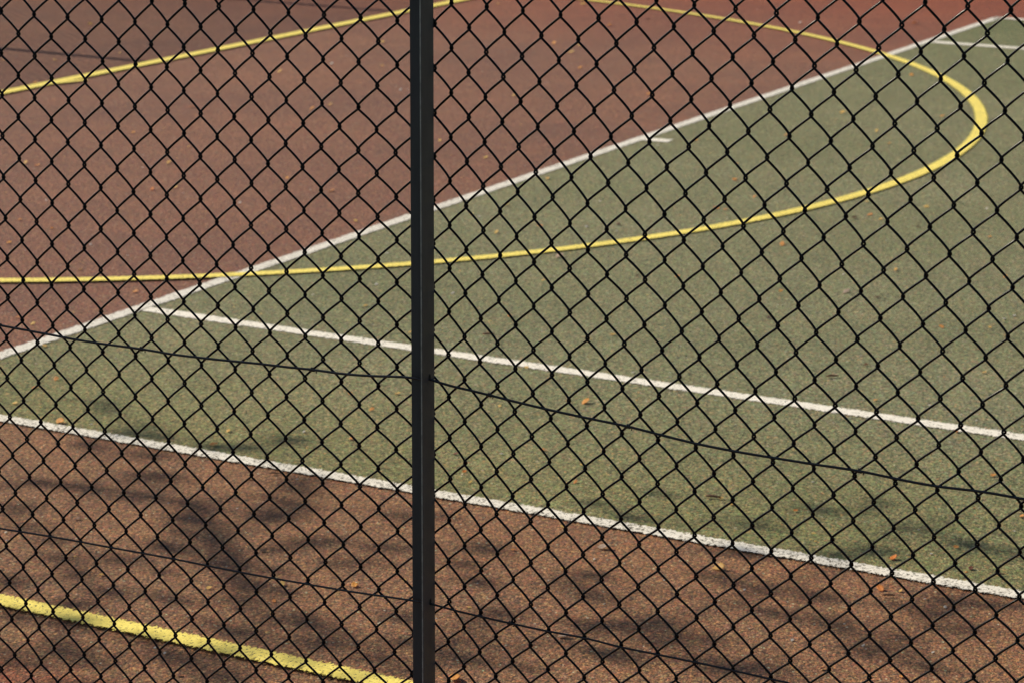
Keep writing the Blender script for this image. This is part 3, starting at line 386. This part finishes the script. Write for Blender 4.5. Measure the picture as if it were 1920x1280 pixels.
TX, TY = -3.3, 4.2
tree.location = (TX, TY, 0)
tag(tree, 'thin leafed tree beside the fence, throwing dappled shade on the near red strip', 'tree')
def lift(gx, gy, h): return Vector((gx, gy, 0)) + SUNV * (h / SUNV.z)
nodes = []                                   # trunk
trunk = [Vector((TX, TY, -.1)), Vector((TX + .05, TY, 1)), Vector((TX + .02, TY - .06, 2)), Vector((TX + .12, TY - .1, 3.2)), Vector((TX + .3, TY - .2, 4.4)), Vector((TX + .5, TY - .25, 5.6)), Vector((TX + .55, TY - .3, 6.6))]
v, f = tubes([[p - Vector((TX, TY, 0)) for p in trunk]], [[.19, .14, .125, .11, .085, .06, .03]], 12)
mesh_obj('trunk', v, f, M_bark, tree)
# the limb whose shadow runs down the near strip
limbg = [(-1.20, -2.28, 4.6), (-1.08, -2.17, 4.6), (-.94, -2.02, 4.55), (-.82, -1.92, 4.5), (-.70, -1.81, 4.5), (-.60, -1.72, 4.5), (-.48, -1.60, 4.5), (-.38, -1.42, 4.5), (-.36, -1.2, 4.5), (-.5, -.9, 4.5), (-.9, -.62, 4.4)]
limb = [lift(*g) for g in limbg] + [Vector((-2.0, 5.1, 4.1)), Vector((TX + .12, TY - .05, 3.2))]
lr = [.008, .010, .012, .013, .013, .013, .012, .011, .010, .012, .02, .045, .07]
limb2 = [lift(.6, -3.3, 5.0), lift(.3, -3.25, 4.8), lift(-.1, -3.15, 4.6), lift(-.5, -3.0, 4.5), lift(-.9, -2.75, 4.4), lift(-1.6, -2.4, 4.2), Vector((-2.5, 2.6, 4.0)), Vector((TX + .2, TY - .1, 3.6))]
lr2 = [.004, .006, .008, .009, .010, .012, .025, .05]
branches, brad = [], []
def add_limb(p, r):
    branches.append([q - Vector((TX, TY, 0)) for q in densify([tuple(q) for q in p], 4)] if False else [tuple(Vector(q) - Vector((TX, TY, 0))) for q in densify([tuple(q) for q in p], 4)])
    brad.append(np.interp(np.linspace(0, 1, len(branches[-1])), np.linspace(0, 1, len(r)), r))
add_limb(limb, lr); add_limb(limb2, lr2)
for q in densify([tuple(q) for q in limb], 3): nodes.append(Vector(q))
for q in densify([tuple(q) for q in limb2], 3): nodes.append(Vector(q))
for q in trunk[3:]: nodes.append(q)
clusters = []
for gx, gy, rmm in BL:
    p0 = lift(gx, gy, 4.45)
    near = min(nodes, key=lambda q: (q - p0).length)
    h = min(max(near.z + rt.uniform(-.35, .5), 3.75), 5.3)
    clusters.append((lift(gx, gy, h), rmm * (.001 if gx < .03 else .00072)))
for k in range(20):                              # leaves still hanging along the limb
    t = rt.random() ** .8; q = Vector(limb[0]).lerp(limb[0], 0); i = min(int(t * 6.2), 6); q = limb[i].lerp(limb[i + 1], t * 6.2 - int(t * 6.2))
    if i >= 1: clusters.append((q + Vector((rt.gauss(0, .05), rt.gauss(0, .06), rt.gauss(0, .06))), .02))
for _ in range(46):                              # more twigs on the hidden side of the crown (no shade in the picture)
    a = rt.uniform(0, 6.28); q = Vector((TX - .4 + 1.3 * math.cos(a), TY + .6 + 1.5 * math.sin(a), rt.uniform(3.6, 7.2)))
    if q.x < -2.6: clusters.append((q, rt.uniform(.04, .08)))
todo = list(clusters)
while todo:                                      # grow a twig to the nearest cluster each time
    best = min(((q, n_) for q in todo for n_ in nodes), key=lambda t: (t[0][0] - t[1]).length_squared)
    (q, rr), n_ = best; todo.remove(best[0])
    L = (q - n_).length
    if L > .01:
        m1 = n_.lerp(q, .35) + Vector((rt.uniform(-1, 1), rt.uniform(-1, 1), rt.uniform(-.2, 1))) * L * .08
        m2 = n_.lerp(q, .7) + Vector((rt.uniform(-1, 1), rt.uniform(-1, 1), rt.uniform(-.2, 1))) * L * .08
        branches.append([tuple(x - Vector((TX, TY, 0))) for x in (n_, m1, m2, q)]); r0 = min(.003 + .006 * L, .012)
        brad.append([r0, r0 * .8, r0 * .6, .002])
        nodes += [m1, m2]
    nodes.append(q)
v, f = tubes(branches, brad, 6); mesh_obj('branches', v, f, M_bark, tree)
V, F = [], []
for q, rr in clusters:
    for _ in range(int(5 + rr * 330)):
        c = q + Vector((rt.gauss(0, 1), rt.gauss(0, 1), rt.gauss(0, 1))) * rr * .56 - Vector((TX, TY, 0))
        a = Vector((rt.gauss(0, 1), rt.gauss(0, 1), rt.gauss(0, .6))).normalized(); b = a.orthogonal().normalized()
        b.rotate(Matrix.Rotation(rt.uniform(0, 6.28), 3, a)); l_ = rt.uniform(.018, .03); w_ = l_ * .62
        k = len(V); n_ = a.cross(b) * w_ * .25
        V += [tuple(c - a * l_), tuple(c + b * w_ * .9 - a * l_ * .15 + n_), tuple(c + b * w_ * .55 + a * l_ * .5 + n_), tuple(c + a * l_ * 1.15), tuple(c - b * w_ * .55 + a * l_ * .5 + n_), tuple(c - b * w_ * .9 - a * l_ * .15 + n_)]
        F += [(k, k + 1, k + 2, k + 3), (k, k + 3, k + 4, k + 5)]
M_leaf = simple('autumn_foliage', (.12, .09, .025), .6, .3, .5, 5)
mesh_obj('crown', V, F, M_leaf, tree)

# ---------------------------------------------------------------- fallen leaves, twigs and scraps on the court
def leafmat(name, c, c2):
    s = NT(name); oi = s.n('ShaderNodeObjectInfo')
    col = s.mix(oi.outputs['Random'], c, c2)
    n_ = s.noise(220, 3, .6)
    col = s.mix(1.0, col, s.ramp(n_, [(.35, G(.7)), (.65, G(1.1))]), 'MULTIPLY')
    s.l(col, s.b.inputs['Base Color']); s.b.inputs['Roughness'].default_value = .6
    s.b.inputs['Subsurface Weight'].default_value = .0
    tl = s.n('ShaderNodeBsdfTranslucent'); s.l(col, tl.inputs[0]); mx = s.n('ShaderNodeMixShader', i_Fac=.45)
    s.l(s.b.outputs[0], mx.inputs[1]); s.l(tl.outputs[0], mx.inputs[2]); s.l(mx.outputs[0], s.out.inputs[0])
    return s.m
ML = {'y': leafmat('yellow_leaf', (.85, .60, .18), (.80, .50, .14)), 'o': leafmat('orange_leaf', (.85, .43, .09), (.80, .38, .12)), 'O': leafmat('rust_orange_leaf', (.82, .29, .05), (.82, .36, .10)),
      'b': leafmat('brown_leaf', (.09, .05, .03), (.13, .065, .03)), 'd': leafmat('dark_red_leaf', (.19, .035, .015), (.16, .05, .02)), 'w': leafmat('white_scrap', (.72, .68, .62), (.62, .58, .54)),
      'P': leafmat('pale_pink_leaf', (.60, .43, .33), (.60, .50, .40)), 'S': leafmat('brown_twig', (.30, .165, .10), (.24, .15, .095))}
rl = random.Random(5)
def leaf_mesh(kind, var):
    """unit-length curled leaf with a raised midrib and a stalk"""
    r = random.Random(var * 7 + 1); n = 9; V, F = [], []
    curl = r.uniform(.1, .4); twist = r.uniform(-.5, .5); wmax = r.uniform(.30, .42)
    for i in range(n):
        t = i / (n - 1); wd = wmax * math.sin(math.pi * min(1, t * .96 + .04)) ** .8 * (1 - .25 * t) * (1 + r.uniform(-.1, .1))
        zc = curl * (t - .5) ** 2 * 1.1 + .02
        for j in range(-2, 3):
            u_ = j / 2; V.append((t - .5, u_ * wd, zc + abs(u_) ** 1.4 * wd * (.12 + .25 * r.random()) + twist * (t - .5) * u_ * wd))
    for i in range(n - 1):
        for j in range(4): k = i * 5 + j; F.append((k, k + 1, k + 6, k + 5))
    me = mesh_obj('fallen_leaf', V, F, ML[kind]); md = me.modifiers.new('thick', 'SOLIDIFY'); md.thickness = .03
    return me
def twig_mesh(kind, var):
    r = random.Random(var + 50); p = [(-.5, 0, .05), (-.2, r.uniform(-.05, .05), .10), (.15, r.uniform(-.05, .05), .08), (.5, r.uniform(-.08, .08), .05)]
    p2 = [p[1], (.05, .16, .13)]
    v, f = tubes([p, p2], [[.07, .09, .08, .05], [.05, .03]], 7); return mesh_obj('twig', v, f, ML[kind])
def scrap_mesh(kind, var):
    r = random.Random(var + 90); V = []; F = []; n = 8
    for k in range(n):
        a = 2 * math.pi * k / n; q = r.uniform(.3, .55); V.append((q * math.cos(a), q * .7 * math.sin(a), .05 + r.uniform(0, .10)))
    V.append((0, 0, .16)); F = [(k, (k + 1) % n, n) for k in range(n)]
    o = mesh_obj('paper_scrap', V, F, ML[kind], None, False); md = o.modifiers.new('thick', 'SOLIDIFY'); md.thickness = .06; return o
LIT = [[0.073,-0.663,"o",0.031,1],[0.107,-1.199,"o",0.022,1],[-0.722,-2.197,"o",0.022,1],[-1.143,-2.725,"o",0.041,1],[-0.157,-2.931,"y",0.03,1],[-0.099,-3.342,"O",0.026,1],[0.129,-3.293,"O",0.023,1],[1.065,-1.932,"o",0.03,1],[0.463,-0.34,"o",0.02,1],[7.577,4.972,"y",0,0],[6.603,4.004,"y",0,0],[6.172,4.152,"y",0,0],[5.408,3.689,"o",0,0],[5.999,4.395,"y",0,0],[3.784,1.614,"y",0,0],[4.178,1.783,"y",0,0],[5.17,2.467,"o",0,0],[4.373,2.254,"o",0,0],[3.422,2.093,"o",0,0],[3.449,2.18,"y",0,0],[3.624,1.645,"w",0,0],[6.958,2.393,"y",0,0],[6.459,2.769,"y",0,0],[6.88,2.688,"w",0,0],[5.6,1.886,"y",0,0],[5.449,1.899,"o",0,0],[7.819,2.913,"y",0,0],[4.947,0.84,"y",0,0],[5.432,1.136,"w",0,0],[4.654,0.419,"y",0,0],[9.913,3.25,"y",0,0],[6.232,1.833,"w",0,0],[10.197,2.733,"y",0,0],[8.329,1.983,"o",0,0],[8.325,1.804,"y",0,0],[8.025,1.708,"y",0,0],[7.478,1.368,"o",0,0],[9.289,2.079,"o",0,0],[6.78,0.592,"o",0,0],[6.37,1.202,"y",0,0],[5.585,-0.233,"o",0,0],[5.355,-0.14,"w",0,0],[9.718,2.008,"b",0,0],[5.078,-0.677,"o",0,0],[8.177,-0.397,"o",0,0],[10.44,0.409,"o",0,0],[6.291,-0.904,"y",0,0],[5.971,-1.089,"o",0,0],[6.732,-0.548,"y",0,0],[6.886,-1.037,"o",0,0],[10.068,1.068,"w",0,0],[5.941,-0.561,"o",0,0],[3.218,1.295,"O",0,0],[3.311,1.236,"y",0,0],[2.793,1.543,"w",0,0],[2.404,1.374,"o",0,0],[2.027,1.123,"o",0,0],[2.165,0.827,"w",0,0],[1.785,0.583,"y",0,0],[1.015,0.195,"y",0,0],[1.217,-0.075,"y",0,0],[2.334,1.152,"o",0,0],[1.898,0.135,"d",0,0],[1.063,0.299,"o",0,0],[1.587,0.181,"o",0,0],[3.164,0.796,"w",0,0],[3.74,0.932,"o",0,0],[3.585,0.6,"o",0,0],[3.087,0.166,"y",0,0],[1.81,-0.668,"y",0,0],[2.119,-0.526,"w",0,0],[2.604,-0.276,"w",0,0],[1.863,-0.412,"w",0,0],[3.437,-0.189,"y",0,0],[3.414,-0.238,"w",0,0],[3.166,-0.456,"y",0,0],[2.141,-0.839,"w",0,0],[3.691,-0.216,"y",0,0],[1.935,-1.188,"O",0,0],[1.655,-1.258,"S",0,0],[1.554,-1.008,"y",0,0],[4.312,-0.087,"y",0,0],[3.967,-0.523,"w",0,0],[3.367,-0.548,"O",0,0],[3.442,-0.865,"w",0,0],[3.561,-0.813,"b",0,0],[3.455,-0.719,"w",0,0],[2.884,-0.891,"P",0,0],[2.491,-1.026,"y",0,0],[4.073,-1.025,"O",0,0],[4.717,-0.823,"o",0,0],[4.072,-1.068,"O",0,0],[2.743,-1.298,"b",0,0],[1.875,-1.623,"y",0,0],[2.802,-1.434,"O",0,0],[4.395,-1.061,"O",0,0],[4.276,-1.639,"O",0,0],[4.179,-1.607,"b",0,0],[4.215,-1.712,"y",0,0],[4.561,-1.787,"y",0,0],[4.158,-1.897,"b",0,0],[4.659,-2.022,"w",0,0],[4.103,-2.222,"o",0,0],[3.534,-1.553,"o",0,0],[2.777,-1.865,"o",0,0],[3.161,-1.961,"w",0,0],[2.883,-2.081,"P",0,0],[2.859,-2.211,"b",0,0],[3.331,-2.107,"y",0,0],[3.109,-2.332,"w",0,0],[2.629,-2.714,"y",0,0],[3.427,-2.508,"o",0,0],[2.775,-2.716,"w",0,0],[2.84,-2.734,"w",0,0],[2.551,-2.564,"o",0,0],[2.373,-1.991,"b",0,0],[4.542,-1.523,"y",0,0],[0.348,-0.348,"O",0,0],[0.174,-0.408,"y",0,0],[0.248,-1.153,"y",0,0],[0.782,-0.041,"y",0,0],[0.203,-0.796,"w",0,0],[-0.111,-1.474,"y",0,0],[0.892,-0.347,"w",0,0],[0.784,-1.245,"o",0,0],[0.858,-1.374,"y",0,0],[0.355,-1.35,"w",0,0],[0.379,-1.858,"d",0,0],[0.241,-1.965,"O",0,0],[0.444,-1.972,"w",0,0],[0.893,-1.72,"y",0,0],[0.358,-1.514,"O",0,0],[0.66,-1.399,"o",0,0],[0.161,-2.029,"y",0,0],[-0.039,-1.507,"S",0,0],[1.068,-1.925,"o",0,0],[1.343,-1.572,"y",0,0],[0.364,-2.68,"S",0,0],[0.37,-2.701,"y",0,0],[0.341,-2.746,"y",0,0],[0.307,-2.284,"O",0,0],[0.466,-2.223,"y",0,0],[1.462,-1.901,"w",0,0],[0.537,-2.058,"O",0,0],[1.73,-2.486,"S",0,0],[1.932,-2.524,"d",0,0],[2.035,-2.894,"y",0,0],[0.949,-3.284,"o",0,0],[1.539,-2.707,"o",0,0],[1.57,-2.873,"w",0,0],[1.583,-2.908,"w",0,0],[1.475,-3.057,"w",0,0],[1.326,-3.043,"O",0,0],[-0.638,-1.276,"d",0,0],[-0.967,-1.605,"y",0,0],[-0.916,-1.895,"y",0,0],[-0.884,-1.42,"w",0,0],[-0.821,-1.182,"w",0,0],[-1.104,-1.964,"w",0,0],[-1.312,-2.021,"w",0,0],[-1.332,-2.062,"w",0,0],[-1.572,-1.929,"O",0,0],[-1.427,-2.172,"d",0,0],[-0.63,-2.287,"y",0,0],[-0.914,-2.086,"O",0,0],[-0.804,-2.038,"y",0,0],[-0.613,-1.853,"b",0,0],[-0.247,-2.623,"w",0,0],[-0.159,-2.606,"P",0,0],[-0.056,-2.433,"y",0,0],[-0.784,-2.812,"P",0,0],[-0.446,-2.668,"w",0,0],[-0.564,-2.633,"w",0,0],[-0.238,-3.017,"d",0,0],[-0.287,-2.408,"O",0,0],[-0.353,-2.588,"y",0,0],[-0.272,-3.052,"w",0,0],[-0.781,-3.007,"w",0,0],[0.294,-3.402,"o",0,0],[-0.088,-3.392,"y",0,0],[-0.14,-3.38,"S",0,0],[0.142,-3.572,"S",0,0],[-0.674,-3.421,"d",0,0],[0.152,-3.491,"d",0,0],[0.213,-3.364,"w",0,0],[-0.632,-3.595,"o",0,0],[0.63,-3.471,"o",0,0],[0.371,-2.922,"O",0,0],[-0.114,-3.464,"w",0,0],[-0.537,-3.29,"w",0,0],[-0.45,-3.605,"w",0,0],[-0.488,-3.448,"w",0,0],[-0.144,-3.527,"w",0,0],[0.497,-3.493,"w",0,0]]
KINDW = {'y': ('yellow leaf', 'leaf'), 'o': ('orange leaf', 'leaf'), 'O': ('rust orange leaf', 'leaf'), 'b': ('dark brown leaf', 'leaf'), 'd': ('dark red leaf', 'leaf'), 'w': ('white scrap', 'scrap'), 'P': ('pale curled leaf', 'leaf'), 'S': ('brown twig', 'twig')}
def to_px(x, y):
    d = Vector((x, y, 0)) - CAM; r = [sum(a * b for a, b in zip(row, d)) for row in RC]
    return 960 + 4894.2 * r[0] / r[2], 640 + 4894.2 * r[1] / r[2]
def zone(x, y):
    circ = math.hypot(x - 5.485, y - 3.6) < 5.05
    if y > 3.6: return 'red beyond the yellow goal line'
    if y > .03: return ('red inside yellow circle' if circ else ('red outside yellow circle' if x > 3 else 'red between yellow circle and baseline'))
    if x < -1.24: return 'red before near yellow line'
    if x < .02: return 'near red strip'
    if x < 1.385: return 'green between white sidelines'
    return 'green inside yellow circle' if circ else 'green outside yellow circle'
ORD = ['first', 'second', 'third', 'fourth', 'fifth', 'sixth', 'seventh', 'eighth', 'ninth', 'tenth', 'eleventh', 'twelfth', 'thirteenth', 'fourteenth', 'fifteenth', 'sixteenth', 'seventeenth', 'eighteenth', 'nineteenth', 'twentieth']
rows = {}
for i, (x, y, k, size, bigf) in enumerate(LIT):
    u_, v_ = to_px(x, y); side = 'left' if u_ < 795 else 'right'
    rows.setdefault((KINDW[k][0], zone(x, y), side), []).append((u_, i))
labels = {}
for (kw, zn, side), lst in rows.items():
    lst.sort()
    where = side + ' of the post'
    for n_, (u_, i) in enumerate(lst):
        if len(lst) == 1: labels[i] = f'lone small {kw} on {zn}, {where}'
        else:
            rank = 'leftmost' if n_ == 0 else ('rightmost' if n_ == len(lst) - 1 else ORD[n_] + ' from left')
            labels[i] = f'{rank} {kw} on {zn}, {where}'
PROTO = {}
for i, (x, y, k, size, bigf) in enumerate(LIT):
    var = rl.randrange(3)
    fn = twig_mesh if k == 'S' else (scrap_mesh if k == 'w' else leaf_mesh)
    key = (k, var)
    if key not in PROTO: o = PROTO[key] = fn(k, var)
    else: o = PROTO[key].copy(); C.objects.link(o)
    dist = (Vector((x, y, 0)) - CAM).length
    if bigf: size *= 1.15
    if not size: size = {'S': 20, 'w': 7, 'P': 19, 'b': 10}.get(k, 10.3) * rl.uniform(.9, 1.45) * (dist ** .8 * 6.5 ** .2) / 4894
    o.scale = (size, size, size)
    base = .0035 if (y < .035 and .025 < x < 10.95) else .0005
    o.location = (x, y, base + .001)
    o.rotation_euler = (Matrix.Rotation(rl.uniform(-.5, .05), 3, 'Y') @ Matrix.Rotation(rl.uniform(-.35, .1), 3, 'X') @ Matrix.Rotation(rl.uniform(0, 6.28), 3, 'Z')).to_euler()
    o.location.z += size * .1
    if k == 'S': o.rotation_euler = (0, 0, -1.0 + rl.uniform(-.3, .3))
    tag(o, labels[i], KINDW[k][1], 'leaves and scraps lying on the court')

# crumbs of leaf and grit too many and too small to count
rc = random.Random(23); V, F, MI = [], [], []
for _ in range(2600):
    x, y = rc.uniform(-1.7, 12), rc.uniform(-8, 6.5)
    t = rc.uniform(.0015, .0055); a = rc.uniform(0, 6.28); k = len(V); z = .0035 if (.03 < x < 10.94 and y < .03) else .0005
    for q in range(5):
        b = a + q * 1.2566; e = t * rc.uniform(.6, 1.3); V.append((x + e * math.cos(b), y + e * math.sin(b), z + .0004))
    V.append((x, y, z + t * rc.uniform(.15, .5)))
    F += [(k + q, k + (q + 1) % 5, k + 5) for q in range(5)]; MI += [rc.choice((0, 0, 1, 1, 1, 2))] * 5
o = mesh_obj('leaf_crumbs', V, F, ML['w'], None, False)
for kk in ('y', 'o'): o.data.materials.append(ML[kk])
o.data.polygons.foreach_set('material_index', np.array(MI, np.int32))
tag(o, 'tiny pale and yellow crumbs of leaf strewn over the court', 'crumbs', None, 'stuff')
